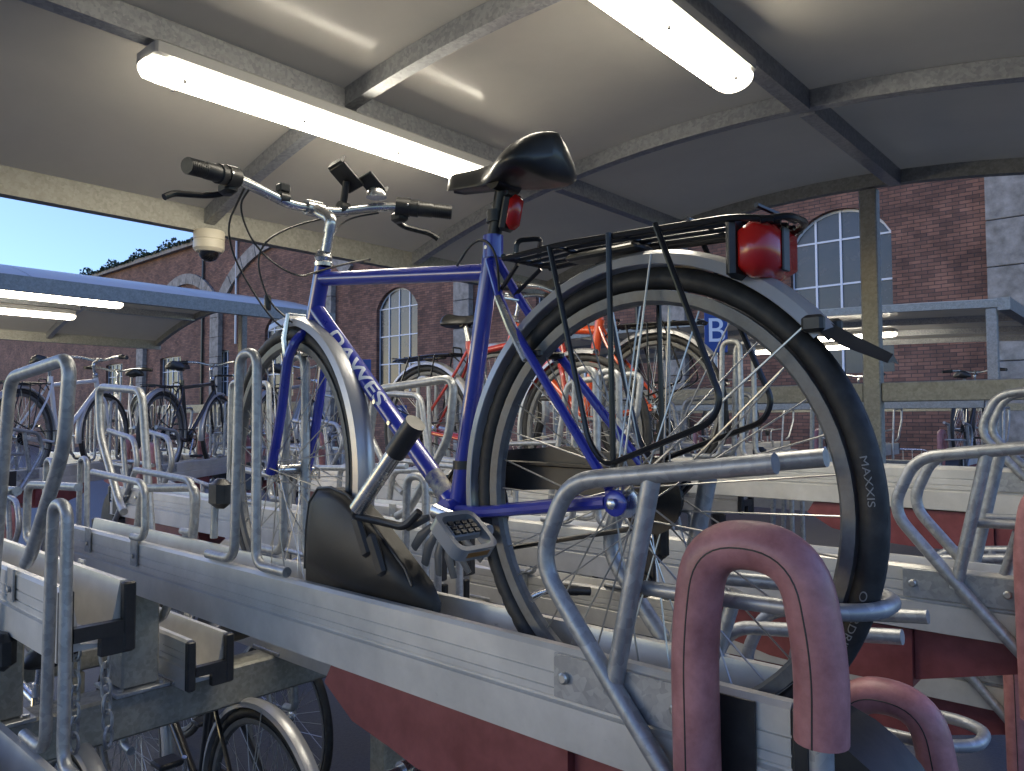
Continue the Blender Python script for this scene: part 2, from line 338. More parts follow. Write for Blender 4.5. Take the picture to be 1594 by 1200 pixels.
# ------------------------------------------------------------ rack trays
def tube_obj(path, r, name, m, parent, seg=16): return MB().tube(path, r, seg).build(name, m, parent)
def make_tray(low=False):
    root = empty('rack_tray')
    half = [(0, 0), (.028, .006), (.047, .112), (.050, .126), (.064, .126), (.070, .119), (.070, .089), (.0672, .088), (.0672, .085), (.070, .084), (.070, .066), (.0672, .065), (.0672, .062), (.070, .061), (.070, .050), (.0655, .047), (.0655, .043), (.073, .040), (.073, -.024), (.062, -.024), (.062, -.008), (0, -.008)]
    prof = half[:-1]+[(-y, z) for y, z in reversed(half[1:-1])]
    MB().quadstrip([[V((x, y, z)) for y, z in prof] for x in (-.25, 2.30)]).build('channel', ALU, root, sharp=25)
    for x in (2.302, -.252):
        s = 1 if x > 0 else -1
        mb = MB()
        for sy in (-1, 1): mb.box((x+s*.012, sy*.062, .05), (.024, .026, .15), bev=.004)
        mb.box((x+s*.0115, 0, .03), (.023, .098, .03)); mb.box((x+s*.01, .03, .0), (.02, .05, .05)); mb.build('end_cap', BLACKP, root)
    for s in (-1, 1):
        # side plate with bolts
        pl = MB().box((-.005, s*.0755, .085), (.235, .004, .066), bev=.001).build('side_plate', GALV, root)
        for x in (-.10, .09):
            MB().lathe([(.001, .0), (.008, .0), (.009, .002), (.009, .007), (.006, .009), (.001, .009)], (x, s*.0775, .085), 'Y', 10).build('bolt', STEEL, pl) if s > 0 else MB().lathe([(.001, .0), (.009, -.002), (.009, -.007), (.001, -.009)], (x, s*.0775, .085), 'Y', 10).build('bolt', STEEL, pl)
        MB().box((-.165, s*.0745, .05), (.085, .003, .14)).build('black_patch', BLACKP, root)
        y = s*.088
        low_end = [(-.19, s*.10, -.105), (-.27, s*.112, -.13), (-.303, s*.115, -.06), (-.303, s*.115, .115)] if s > 0 else [(-.16, y, -.07)]
        tube_obj(rnd([(-.245, y, .42), (.075, y, .382), (.130, y, .255), (.0, y, .10)] + low_end, .05), .0135, 'rear_guard_tube', GALV, root)
        tube_obj([(-.07, y*.97, .40), (.0, y*.97, .085)], .0135, 'upright', GALV, root)
        # front wheel guard hoop with feet
        y = s*.066
        tube_obj(rnd([(.87, y, .139), (1.00, y, .139), (1.005, y, .635), (1.085, y, .635), (1.10, y, .139), (1.23, y, .139)], .042, 6), .0115, 'front_hoop', GALV, root)
        tube_obj(rnd([(1.995, y, .31), (1.60, y*1.05, .295), (1.585, y*1.1, .139), (1.67, y*1.1, .139)], .045), .0105, 'low_guard', GALV, root)
        for x in (1.65, 2.0):
            b = MB().box((x, s*.0755, .095), (.042, .004, .075)).build('bracket', GALV, root)
            MB().lathe([(.001, s*.0), (.007, s*.001), (.007, s*.006), (.001, s*.007)], (x, s*.0775, .085), 'Y', 8).build('bolt', STEEL, b)
    tube_obj(rnd([(1.97, -.092, -.29), (1.905, -.092, -.285), (1.92, -.092, .05), (2.02, -.092, .575), (2.40, -.092, .60), (2.375, -.092, .42), (2.19, -.092, .185), (2.12, -.080, .16)], .05), .0135, 'end_hoop', GALV, root)
    MB().box((1.45, -.080, .265), (.075, .05, .085), bev=.016).build('rubber_bumper', BLACKP, root)
    tube_obj([(1.47, -.074, .23), (1.47, -.072, .137)], .0105, 'bumper_post', GALV, root)
    # low U behind the wheel
    tube_obj(rnd([(-.04, .06, .235), (-.29, .075, .245), (-.345, .04, .246), (-.345, -.04, .246), (-.29, -.075, .245), (-.04, -.06, .235)], .06), .0105, 'wheel_stop', GALV, root)
    for s in (-1, 1): tube_obj([(-.12, s*.064, .222), (-.09, s*.055, .12)], .0105, 'stop_post', GALV, root)
    # padded handle
    pth = rnd([(-.150, .115, -.16), (-.146, .115, .20), (-.165, .117, .322), (-.285, .117, .322), (-.305, .115, .20), (-.303, .115, .11)], .085, 9)
    MB().tube(pth, .0300, 20).build('padded_handle', PINK, root)
    MB().tube([(p[0], p[1]+.0294, p[2]) for p in pth], .0013, 6).build('seam', BLACKP, root)
    tube_obj([(-.150, .115, -.15), (-.150, .10, -.185), (-.150, .0, -.19)], .0135, 'handle_stem', GALV, root)
    # black mechanism cover at the end
    cv = []
    for t in range(9):
        a = math.pi*.5*t/8
        cv.append((-.25-.16*math.sin(a), .10-.19*(1-math.cos(a))))
    poly = cv+[(-.34, -.10), (-.25, -.06)]
    MB().prism(poly, -.058, .058).build('mechanism_cover', BLACKP, root)
    # red skirt
    poly = [(.71, -.028), (.40, -.03), (.10, -.03), (.10, -.165), (.36, -.165), (.45, -.16), (.52, -.145), (.64, -.125), (.735, -.07)]
    MB().prism(poly, -.060, .060).build('red_skirt', RED, root)
    MB().prism([(.098, -.032), (-.12, -.032), (-.12, -.09), (.098, -.150)], -.045, .045).build('red_skirt_end', RED, root)
    MB().box((.55, 0, -.02), (1.4, .07, .02)).build('under_rail', GALV, root)
    return root
tray0 = make_tray()
for o in list(bpy.data.objects):
    CH[o.name] = [x for x in bpy.data.objects if x.parent == o]
HZ, LZ, SP = 1.174, .85, .53
def ordinal(k): return ('first', 'second', 'third', 'fourth', 'fifth', 'sixth', 'seventh', 'eighth')[k]
first = [True]
def place_tray(M, label, group):
    t = tray0 if first[0] else copy_tree(tray0); first[0] = False
    t.matrix_world = M; tag(t, label, 'bike rack', group); return t
X0 = -.621
place_tray(pose(X0, 1.0, HZ, math.pi), 'aluminium rack tray carrying the blue bicycle, with padded pink handle', 'upper rack trays')
for k in (-1, 1, 2, 3, 4, 5, 6):
    hi = k % 2 == 0; y = 1.0+SP*k
    lab = 'low empty aluminium rack tray beside the raised tray with the hanging chain' if k < 0 else f"{'raised' if hi else 'low'} aluminium rack tray, {ordinal(k-1)} beyond the blue bicycle tray on the same side"
    place_tray(pose(X0+(0 if k < 2 else .11 if k == 3 else .22), y, (HZ+(.17 if k == 4 else 0)) if hi else LZ, math.pi), lab, 'upper rack trays')
OX = -4.05
for k in range(0, 7):
    hi = k % 2 == 0; y = .635+SP*k
    place_tray(pose(OX if hi else OX-.55, y, (HZ+(.06 if k == 4 else 0)) if hi else LZ, 0), f"{'raised' if hi else 'low'} aluminium tray loaded from the opposite side, {ordinal(k)} counting from the hanging chain", 'opposite rack trays')
# support beam with posts
for xb, lab in ((-2.45, 'galvanised steel cross beam on short posts under the rack trays'),):
    root = empty('rack_beam', Matrix.Translation((xb, 0, 0)), lab, 'rack beam')
    MB().box((0, 1.95, .765), (.12, 6.3, .13), bev=.008).build('beam', GALVB, root)
    for k in range(-1, 7):
        for side, y0 in ((0, 1.0), (1, .635)):
            y = y0+SP*k; hi = k % 2 == 0
            if y < -.6: continue
            b = MB().box((0, y, .837), (.17, .16, .012), bev=.002).build('base_plate', GALV, root)
            for sx in (-1, 1):
                for sy in (-1, 1): MB().lathe([(.001, .843), (.009, .843), (.009, .850), (.001, .850)], (sx*.065, y+sy*.06, 0), seg=6).build('bolt', STEEL, b)
            up_ = (.17, .06)[side] if k == 4 else 0
            if hi: MB().box((0, y, .995+up_/2), (.12, .11, .302+up_), bev=.006).build('post', GALVB, root)
    for y in (-.9, 2.0, 4.9):
        MB().box((0, y, .35), (.10, .10, .698), bev=.006).build('leg', GALVB, root)
        MB().box((0, y, .006), (.24, .24, .012)).build('foot_plate', GALVB, root)
for xb, lab in ((-.95, 'galvanised beam under the loading end of the rack trays'), (-3.75, 'galvanised beam under the opposite loading end of the rack trays')):
    root = empty('rack_beam', Matrix.Translation((xb, 0, 0)), lab, 'rack beam')
    MB().box((0, 1.95, .58), (.09, 6.3, .09), bev=.008).build('beam', GALVB, root)
    for y in (-.9, 1.27, 4.9): MB().box((0, y, .265), (.08, .08, .528), bev=.006).build('leg', GALVB, root)
# hanging chain at end of the left tray
root = empty('security_chain', Matrix.Translation((-1.93, .66, 1.12)), 'steel chain hanging from the end of an empty tray', 'chain')
for s, n in ((0, 7), (1, 6)):
    for i in range(n):
        z = -.035*i; link = [(.012*math.cos(t)*1, 0, z+.024*math.sin(t)) for t in [2*math.pi*j/14 for j in range(14)]]
        R = Matrix.Rotation(rad(90*(i % 2)+30), 4, 'Z'); T = Matrix.Translation((s*.035+.006*s*i, .05*s, -.02*s)) @ R
        MB().tube(link, .004, 6, True).xf(T).build('link', GALV, root)
# ------------------------------------------------------------ bicycles
def bike(M, label, group=None, paint=BLUE, full=False, guards=True, carrier=False, drop=False, P=None, tyre=None, fat=1.0):
    root = empty('bicycle', M, label, 'bicycle', group)
    p = dict(fh=(1.034, .345), ht=(.888, .832), hb=(.928, .705), st=(.320, .80), bb=(.418, .305), tt=.79, sad=.905)
    if P: p.update(P)
    B = lambda x, z, y=0: V((x, y, z))
    ht, hb, st, bb, fh = B(*p['ht']), B(*p['hb']), B(*p['st']), B(*p['bb']), B(*p['fh'])
    R = .352
    ax = (ht-hb).normalized()
    mb = MB()
    mb.tube([hb-ax*.004, ht+ax*.004], .0195, 16)
    mb.tube([hb+ax*.035, bb], .0185*fat, 20)
    tth, tts = ht-ax*.026, st-(st-bb).normalized()*.055
    mb.tube([tth, tts], .0162*fat, 16)
    mb.tube([bb-V((0, 0, .0)), st], .0168*fat, 16)
    mb.lathe([(.021, -.035), (.021, .035)], bb, 'Y', 16)
    for s in (-1, 1):
        mb.tube(rnd([bb+V((-.02, s*.018, 0)), bb+V((-.10, s*.032, .005)), V((.02, s*.062, R))], .06), [.0115]*8 if False else .0105, 10)
        mb.tube(rnd([st+V((-.002, s*.012, -.035)), st+V((-.06, s*.033, -.14)), V((.015, s*.062, R+.02))], .08), .0078, 10)
        mb.box((.008, s*.062, R+.002), (.03, .006, .034), bev=.002)
    mb.lathe([(.019, -.03), (.019, .012)], st, 'Z', 14)
    fr = mb.build('frame', paint, root)
    # wheels
    def wheel(cx, cz, steer, drive):
        wr = empty('wheel'); wr.parent = root; wr.matrix_local = Matrix.Translation((cx, 0, cz)) @ Matrix.Rotation(steer, 4, 'Z')
        nt_ = 24 if full else 14; tp = [(.3355+.0162*math.cos(t), .0162*math.sin(t)) for t in [2*math.pi*i/nt_ for i in range(nt_)]]
        tp = [(r+(.002 if abs(y) < .012 and r > .34 else 0), y) for r, y in tp]
        if full:
            rings = []
            for i in range(216):
                a = 2*math.pi*i/216; ring = []
                for j, (r, y) in enumerate(tp):
                    cut = .0022 if r > .338 and ((abs(y) > .006 and i % 4 == (0 if y > 0 else 2)) or (abs(y) < .003 and i % 6 == 0)) else 0
                    ring.append(V(((r-cut)*math.cos(a), y, (r-cut)*math.sin(a))))
                rings.append(ring)
            MB().quadstrip(rings, True, True).build('tyre', tyre or RUBBER, wr, sharp=28)
        else: MB().ring(tp, seg=72).build('tyre', tyre or RUBBER, wr)
        MB().ring([(.318, -.0125), (.318, .0125), (.312, .0125), (.302, .0115), (.297, .005), (.297, -.005), (.302, -.0115), (.312, -.0125)], seg=72).build('rim', RIMM, wr)
        hl = .048 if drive else .04
        MB().lathe([(.005, -.065), (.005, -.05), (.016, -hl), (.024, -hl+.002), (.024, -hl+.006), (.013, -hl+.012), (.013, hl-.012), (.024, hl-.006), (.024, hl-.002), (.016, hl), (.005, .05), (.005, .065)], axis='Y', seg=16).build('hub', SILVER, wr)
        N = 36; sp_ = []
        for i in range(N):
            a = 2*math.pi*i/N; s = 1 if i % 2 else -1; off = (1 if (i//2) % 2 else -1)*rad(62)
            pa = V((.298*math.cos(a), 0, .298*math.sin(a))); pb = V((.022*math.cos(a+off), s*(hl-.004), .022*math.sin(a+off)))
            sp_.append((pa, pb))
        if full:
            for pa, pb in sp_: MB().tube([pa, pb], .0014, 5).build('spoke', STEEL, wr)
        else:
            m_ = MB()
            for pa, pb in sp_: m_.tube([pa, pb], .0012, 4)
            m_.build('spoke_set', STEEL, wr)
        return wr
    steer = rad(-5) if full else 0
    rw = wheel(0, R, 0, True); fw = wheel(fh.x, R, steer, False)
    # fork
    mb = MB(); crown = hb-ax*.02
    mb.tube([hb-ax*.0, hb-ax*.03], .019, 14)
    for s in (-1, 1):
        mb.tube(rnd([crown+V((0, s*.012, 0)), crown+V((.0, s*.04, -.012))-ax*.01, crown+V((.004, s*.05, 0))-ax*.07, V((fh.x-.045, s*.05, fh.z+.13)), V((fh.x, s*.05, fh.z))], .05, 6), [.0135]*99 if False else .0118, 10)
    mb.build('fork', paint, root)
    mb = MB(); mb.lathe([(.021, 0), (.022, .008), (.018, .012), (.021, .02), (.0165, .034), (.0135, .038)], ht+ax*.004, 'Z', 16); mb.build('headset', SILVER, root)
    # stem + bar
    sb = ht+ax*.04; s1 = ht+ax*.105; cl = s1+V((.075, 0, .05))
    stemg = MB().tube([sb, s1+ax*.005], .0118, 12); stemg.tube(rnd([s1-ax*.02, s1+ax*.012, cl], .03), [.016]*8 if False else .0145, 12); stemg.lathe([(.019, -.022), (.019, .022)], cl, 'Y', 14); stemg.build('stem', SILVER, root)
    hs = Matrix.Translation(cl) @ Matrix.Rotation(rad(-11) if full else 0, 4, 'Z')
    if drop:
        path = []
        for s in (-1, 1): pass
        bp_ = lambda s: rnd([(0, 0, 0), (0, s*.19, 0), (.08, s*.20, -.005), (.09, s*.205, -.10), (-.02, s*.21, -.13)], .05)
    else:
        bp_ = lambda s: rnd([(0, 0, 0), (0, s*.055, .0), (-.015, s*.14, .022), (-.05, s*.20, .026), (-.12, s*.31, .012)], .05)
    hb_ = MB()
    hpath = [V(q) for q in reversed(bp_(-1))]+[V(q) for q in bp_(1)[1:]]
    hb_.tube([hs @ q for q in hpath], .0118, 12).build('handlebar', SILVER if not drop else BLKM, root)
    for s in (-1, 1):
        if drop: break
        a, b_ = V((-.05, s*.20, .026)), V((-.12, s*.31, .012)); d = (b_-a).normalized()
        gp = [a+d*t for t in (.03, .05, .052, .085, .088, .135)]
        gr = MB().tube([hs @ q for q in gp], [.021, .022, .019, .0185, .0165, .0165], 16).build('grip', BLACKP, root)
        if full:
            for i in range(9): MB().tube([hs @ (a+d*(.09+.005*i)), hs @ (a+d*(.0925+.005*i))], .0178, 14).build('grip_rib', BLACKP, gr)
            c = a+d*.012
            MB().tube([hs @ (a+d*(-.004)), hs @ (a+d*.03)], .0235, 18).build('shifter', BLACKP, root)
            MB().lathe([(.001, 0), (.005, 0), (.005, .003), (.001, .003)], hs @ (c+V((-.024, 0, .0))), 'Y', 10).build('shifter_screw', SILVER, root)
            lv = MB().tube([hs @ q for q in rnd([c+V((.0, -s*.012, -.01)), c+V((.035, -s*.004, -.026)), c+V((.055, s*.03, -.034)), c+V((.05, s*.105, -.042)), c+V((.042, s*.125, -.056))], .03)], [.011]+[.008]*99 if False else .0072, 10, flat=1.0)
            lv.build('brake_lever', BLKM, root)
            MB().box(hs @ (c+V((.018, 0, -.022))), (.045, .03, .028), bev=.007).build('lever_clamp', BLACKP, root)
    # saddle + post
    sx = st.x-.034*(p['sad']-st.z)/.13; top = V((sx, 0, p['sad']))
    MB().tube([st, top], .0132, 14).build('seatpost', mat('black_post', (.02, .02, .02), .35, .3) if full else SILVER, root)
    rings = []
    for i in range(27):
        t = i/26; x = top.x+.145-.275*t   # nose -> tail
        wd = .019+.010*t if t < .35 else .0225+.062*(1-math.cos(min(1, (t-.35)/.5)*math.pi))/2
        if t > .86: wd *= math.sqrt(max(.05, 1-((t-.86)/.15)**2))
        zt = top.z+.048-.012*math.sin(t*math.pi)+.018*t*t; th = .034+.05*t*t
        if i in (0, 26): wd *= .5; th *= .5; zt -= .008
        elif i in (1, 25): wd *= .85; th *= .85; zt -= .002
        rings.append([V((x, wd*math.cos(a), zt-th*.5+th*.5*math.sin(a) - (.018*abs(math.cos(a))**3))) for a in [2*math.pi*j/28 for j in range(28)]])
    sd = MB().quadstrip(rings).build('saddle', VINYL, root, sharp=80)
    mb = MB()
    for s in (-1, 1): mb.tube(rnd([V((top.x+.10, s*.012, top.z+.02)), V((top.x+.03, s*.02, top.z-.004)), V((top.x-.04, s*.022, top.z-.004)), V((top.x-.10, s*.03, top.z+.03))], .03), .0035, 8)
    mb.lathe([(.016, -.03), (.016, .03)], V((top.x-.002, 0, top.z-.002)), 'Y', 12); mb.build('saddle_rail', CHAIN, root)
    # cranks
    ca = rad(186) if full else rad(random.randint(0, 180))
    for s in (1, -1):
        d = V((math.cos(ca), 0, math.sin(ca)))*s; e = bb+V((0, s*.075, 0))+d*.165
        MB().tube([bb+V((0, s*.055, 0)), bb+V((0, s*.06, 0))+d*.03, e], [.015, .013, .011], 10, flat=.75).build('crank', SILVER, root)
        pd = empty('pedal'); pd.parent = root; pd.matrix_local = Matrix.Translation(e+V((0, s*.06, 0))) @ Matrix.Rotation(rad(-38) if full else 0, 4, 'Y')
        if full:
            fr_ = rnd([(-.043, -.044, 0), (.043, -.044, 0), (.043, .044, 0), (-.043, .044, 0)], .02, 4, True)
            m_ = MB().quadstrip([[q+V((0, 0, z)) for q in fr_] for z in (-.012, .012)], True, False, False)
            inn = [V((q.x*.80, q.y*.80, 0)) for q in fr_]
            m_.quadstrip([[q+V((0, 0, z)) for q in inn] for z in (-.012, .012)], True, False, False)
            for z in (-.012, .012): m_.quadstrip([[q+V((0, 0, z)) for q in fr_], [q+V((0, 0, z)) for q in inn]], True, False, False)
            m_.build('pedal_cage', GREYPAINT, pd)
            m_ = MB().box((.008, 0, 0), (.03, .066, .018), bev=.004); m_.build('pedal_body', GREYPAINT, pd)
            for i in range(4):
                for j in range(3): MB().box((-.002+.010*j, -.022+.0145*i, .0105), (.007, .010, .004)).build('tread_block', BLACKP, pd)
            MB().box((-.0405, 0, 0), (.006, .05, .014), bev=.002).build('reflector', mat('amber', (.25, .12, .03), .3), pd)
        else: MB().box((0, 0, 0), (.08, .085, .022), bev=.006).build('pedal_body', BLACKP, pd)
    # drivetrain on right side (y<0)
    m_ = MB().ring([(.092, -.0015), (.092, .0015), (.080, .0015), (.080, -.0015)], (bb.x, -.045, bb.z), 40)
    for i in range(5):
        a = 2*math.pi*i/5; m_.tube([bb+V((0, -.045, 0)), bb+V((.082*math.cos(a), -.045, .082*math.sin(a)))], .006, 6)
    m_.build('chainring', CHAIN, root)
    m_ = MB()
    for i, rr in enumerate((.055, .048, .042, .036, .03, .025)): m_.lathe([(rr-.008, 0), (rr, 0), (rr, .002), (rr-.008, .002)], (0, -.024-.0045*i, R), 'Y', 24)
    m_.build('cassette', CHAIN, root)
    ch = []
    for i in range(20): a = rad(-90+180*i/19); ch.append(V((bb.x+.09*math.cos(a), -.044, bb.z+.09*math.sin(a))))
    for i in range(10): a = rad(90+180*i/9); ch.append(V((.042*math.cos(a), -.044, R+.042*math.sin(a))))
    MB().tube(ch, .0042, 6, True).build('chain', CHAIN, root)
    m_ = MB().box((.0, -.05, R-.06), (.025, .02, .07), bev=.006); m_.lathe([(.02, -.004), (.02, .004)], (.012, -.046, R-.085), 'Y', 14); m_.lathe([(.02, -.004), (.02, .004)], (.03, -.046, R-.14), 'Y', 14); m_.box((.022, -.05, R-.112), (.02, .008, .08)); m_.build('derailleur', CHAIN, root)
    # mudguards
    gm = GUARD
    def guard(cx, cz, a0, a1, name, m, par=root, Rg=.367):
        arc = [(Rg-.011, -.025), (Rg+.004, -.021), (Rg+.0115, -.008), (Rg+.0115, .008), (Rg+.004, .021), (Rg-.011, .025), (Rg-.012, .0238), (Rg+.0025, .0198), (Rg+.010, .008), (Rg+.010, -.008), (Rg+.0025, -.0198), (Rg-.012, -.0238)]
        return MB().ring(arc, (cx, 0, cz), 44, rad(a0), rad(a1)).build(name, m, par)
    if guards:
        rg = guard(0, R, -8, 141, 'rear_mudguard', gm)
        fg = guard(0, 0, 78, 190, 'front_mudguard', gm, fw)
        for (wx, a, par) in ((0, 138, root), (0, 187, fw), (0, 96, root)):
            oz = R if par is root else 0
            for s in (-1, 1):
                e = V((.37*math.cos(rad(a)), s*.027, oz+.37*math.sin(rad(a))))
                MB().tube([V((0, s*.058, oz+.01)), e], .0018, 6).build('guard_stay', STEEL, par)
    if carrier:
        z0 = .752; m_ = MB()
        for y in (-.06, -.03, 0, .03, .06): m_.tube(rnd([(.235, y, z0-.004), (.1, y, z0), (-.19, y, z0-.012), (-.235, y*.7, z0-.02)], .03), .0048 if abs(y) > .05 else .0036, 8)
        for x in (.225, .12, 0, -.12, -.22): m_.tube([(x, -.06, z0-.002), (x, .06, z0-.002)], .0036, 6)
        m_.tube(rnd([(.235, -.06, z0), (.243, -.05, z0), (.243, .05, z0), (.235, .06, z0)], .02), .0048, 8)
        m_.tube(rnd([(-.22, -.05, z0-.02), (-.25, -.03, z0-.015), (-.25, .03, z0-.015), (-.22, .05, z0-.02)], .02), .0048, 8)
        m_.tube(rnd([(.235, -.03, z0), (.232, -.03, z0+.032), (.205, .0, z0+.036), (.232, .03, z0+.032), (.235, .03, z0)], .012), .0045, 8)
        rk = m_.build('carrier_rack', BLKM, root)
        for s in (-1, 1):
            MB().tube(rnd([(.13, s*.062, z0), (.05, s*.066, .44), (.02, s*.066, .405), (-.16, s*.075, .47), (-.175, s*.075, .50), (-.07, s*.064, z0)], .02), .0045, 8).build('carrier_leg', BLKM, rk)
            MB().tube([(.01, s*.066, z0), (.005, s*.066, .39)], .0045, 8).build('carrier_strut', BLKM, rk)
            MB().tube([(.23, s*.03, z0-.01), (.285, s*.02, .70)], .004, 8).build('carrier_brace', BLKM, rk)
        MB().box((.06, .0, z0-.014), (.14, .05, .012), bev=.004).build('spring_plate', BLACKP, rk)
    if full:
        # rear lamp on the carrier
        l = MB().box((-.205, 0, .700), (.05, .11, .075), bev=.014).build('rear_lamp', REDL, root, sharp=80)
        MB().box((-.180, 0, .703), (.014, .118, .084), bev=.006).build('lamp_back', BLACKP, l)
        MB().box((-.2315, .0, .700), (.004, .02, .06), bev=.0015).build('lamp_divider', BLACKP, l)
        d = (top-st).normalized()
        l = MB().box((0, 0, 0), (.022, .034, .062), bev=.01).xf(Matrix.Translation((st.x-.055, .0, st.z+.045)) @ Matrix.Rotation(rad(-14), 4, 'Y')).build('seatpost_lamp', REDL, root, sharp=80)
        MB().box((0, 0, 0), (.016, .036, .066), bev=.006).xf(Matrix.Translation((st.x-.040, .0, st.z+.046)) @ Matrix.Rotation(rad(-14), 4, 'Y')).build('lamp_body', BLACKP, l)
        MB().lathe([(.018, 0), (.018, .022)], st+V((-.008, 0, .035)), 'Z', 14).build('lamp_clamp', BLACKP, l)
        # mud flap
        m_ = MB().quadstrip([[V((x, y, z)) for y, z in prf] for x, prf in ((-.272, [(-.027, .592), (0, .607), (.027, .592), (0, .600)]), (-.315, [(-.03, .562), (0, .580), (.03, .562), (0, .571)]), (-.362, [(-.022, .540), (0, .552), (.022, .540), (0, .543)]))]); m_.build('mud_flap', BLACKP, root)
        for s in (-1, 1):
            MB().box((-.278, s*.029, .594), (.028, .014, .022), bev=.004).build('stay_clip', BLACKP, root)
        # v brakes
        for cx, cz, tilt, par, bx in ((fh.x-.045, .69, 0, root, 1), (.265, .60, 0, root, 0)):
            for s in (-1, 1):
                pth = [V((cx, s*.036, cz-.065)), V((cx+.003, s*.040, cz-.02)), V((cx-.004, s*.034, cz+.04))] if bx else [V((.20, s*.04, .575)), V((.235, s*.042, .63)), V((.275, s*.034, .69))]
                MB().tube(pth, [.0085, .008, .006], 8).build('brake_arm', SILVER, root)
                MB().box(pth[0]+V((0, -s*.012, .01)), (.045, .012, .012), bev=.003).build('brake_pad', BLACKP, root)
            a_, b_ = (V((cx-.004, -.034, cz+.04)), V((cx-.004, .034, cz+.04))) if bx else (V((.275, -.034, .69)), V((.275, .034, .69)))
            MB().tube([a_, b_], .0022, 6).build('brake_wire', STEEL, root)
        # cables
        c1 = hs @ V((-.02, .17, .015)); c2 = hs @ V((-.02, -.17, .02))
        for pth in ([c1, c1+V((.09, .01, -.10)), hb+V((.10, .05, .0)), hb+V((.035, .02, -.02)), hb+V((.02, .0, -.03))],
                    [c1+V((0, -.012, 0)), c1+V((.05, -.01, -.03)), c1+V((.06, -.06, -.12)), ht+V((.07, .03, -.02)), ht+V((-.02, .022, -.012)), tth+V((-.12, .01, .018)), tth+V((-.2, .004, .0165))],
                    [c2, c2+V((.06, .03, .0)), cl+V((.08, .02, -.03)), cl+V((.10, .10, -.10)), hb+V((.115, .06, .06)), hb+V((.05, .03, .005)), hb+V((.02, .01, -.02))],
                    [c2+V((0, .01, -.01)), c2+V((.04, .08, -.03)), cl+V((-.04, -.02, -.07)), ht+V((.03, -.03, -.02)), hb+V((-.0, -.025, -.01)), hb+V((-.06, -.02, -.06))]):
            q = [V(x) for x in pth]
            for _ in range(3): q = [q[0]]+[x for a_, b_ in zip(q, q[1:]) for x in (a_*.75+b_*.25, a_*.25+b_*.75)]+[q[-1]]
            MB().tube(q, .0024, 6).build('cable', BLACKP, root)
        MB().lathe([(.0075, -.018), (.0085, -.014), (.0085, .014), (.0075, .018)], hb+V((.113, .058, .055)), 'Z', 12).build('cable_adjuster', BLACKP, root)
        q = [st+V((.085, .012, -.033)), st+V((.04, .02, .0)), st+V((0, .022, .004)), st+V((-.03, .02, -.03)), V((.275, .03, .70))]
        for _ in range(3): q = [q[0]]+[x for a_, b_ in zip(q, q[1:]) for x in (a_*.75+b_*.25, a_*.25+b_*.75)]+[q[-1]]
        MB().tube(q, .0024, 6).build('cable', BLACKP, root)
        MB().lathe([(.004, -.02), (.004, .02)], st+V((.0, 0, -.012)), 'Y', 8).build('seat_bolt', SILVER, root)
        # phone mount, bell, bar clamps
        mt = MB().lathe([(.017, -.012), (.017, .012)], hs @ V((-.0, -.075, .012)), 'Y', 14); mt.tube([hs @ V((-.0, -.075, .02)), hs @ V((-.02, -.075, .075))], .009, 10); mt.build('mount_clamp', BLACKP, root)
        Rm = Matrix.Rotation(rad(38), 4, 'X') @ Matrix.Rotation(rad(20), 4, 'Y')
        ml = MB().box((0, 0, 0), (.05, .075, .012), bev=.003); ml.box((0, .04, .008), (.045, .006, .024)); ml.xf(Matrix.Translation(hs @ V((-.02, -.075, .085))) @ Rm); ml.build('phone_mount', BLACKP, root)
        ml = MB().box((0, 0, 0), (.045, .06, .01), bev=.003); ml.box((0, -.032, .008), (.04, .006, .02)); ml.xf(Matrix.Translation(hs @ V((-.035, -.135, .075))) @ Rm); ml.build('phone_cradle', BLACKP, root)
        MB().lathe([(.026, 0), (.026, .006), (.022, .018), (.012, .026), (.001, .028)], hs @ V((-.03, -.15, .045)), 'Z', 18).build('bell', SILVER, root)
        ml = MB().lathe([(.016, -.011), (.016, .011)], hs @ V((-.002, .075, .012)), 'Y', 14); ml.box(hs @ V((-.002, .075, .036)), (.024, .028, .02), bev=.003); ml.build('bar_clamp', BLACKP, root)
        # chain guard and kickplate on far side
        cg = [(bb.x+.03, bb.z+.105), (.20, R+.075), (-.02, R+.055), (-.05, R+.02), (-.02, R-.01), (.15, R-.02), (.22, bb.z+.045), (bb.x, bb.z+.03)]
        MB().prism(cg, -.066, -.056).build('chain_guard', BLACKP, root)
        for i in range(8):
            a = rad(200+20*i)
            MB().tube([bb+V((.05*math.cos(a), .030, .05*math.sin(a))), bb+V((.085*math.cos(a), .036, .085*math.sin(a))), bb+V((.125*math.cos(a), .028, .125*math.sin(a)))], [.006, .0105, .009], 8, flat=.4).build('guard_finger', mat('grey_plastic', (.10, .10, .10), .4), root)
        MB().lathe([(.02, -.008), (.02, .008)], st-(st-bb)*.83, 'Z', 14).build('tube_clamp', BLACKP, root)
        MB().lathe([(.001, .064), (.017, .064), (.019, .067), (.019, .071), (.016, .073), (.001, .073)], (0, 0, R), 'Y', 20).build('dropout', BLUE, root)
        MB().lathe([(.001, .073), (.0085, .073), (.0085, .081), (.005, .083), (.001, .083)], (0, 0, R), 'Y', 6).build('axle_nut', SILVER, root)
        # print on down tube
        dt0, dt1 = hb+ax*.035, bb; d = (dt1-dt0).normalized(); nrm = V((0, 1, 0)); up = nrm.cross(d)
        vs, fs = text_mesh('DAWES', .050, .0011); rt = .0191
        mp = MB(); c = dt0+d*.235
        for v in vs:
            th = v.y*.80/rt+.62; mp.v.append(tuple(c+d*v.x*1.5+(nrm*math.cos(th)+up*math.sin(th))*rt))
        mp.f = fs; mp.build('frame_lettering', WHITE, fr, smooth=False)
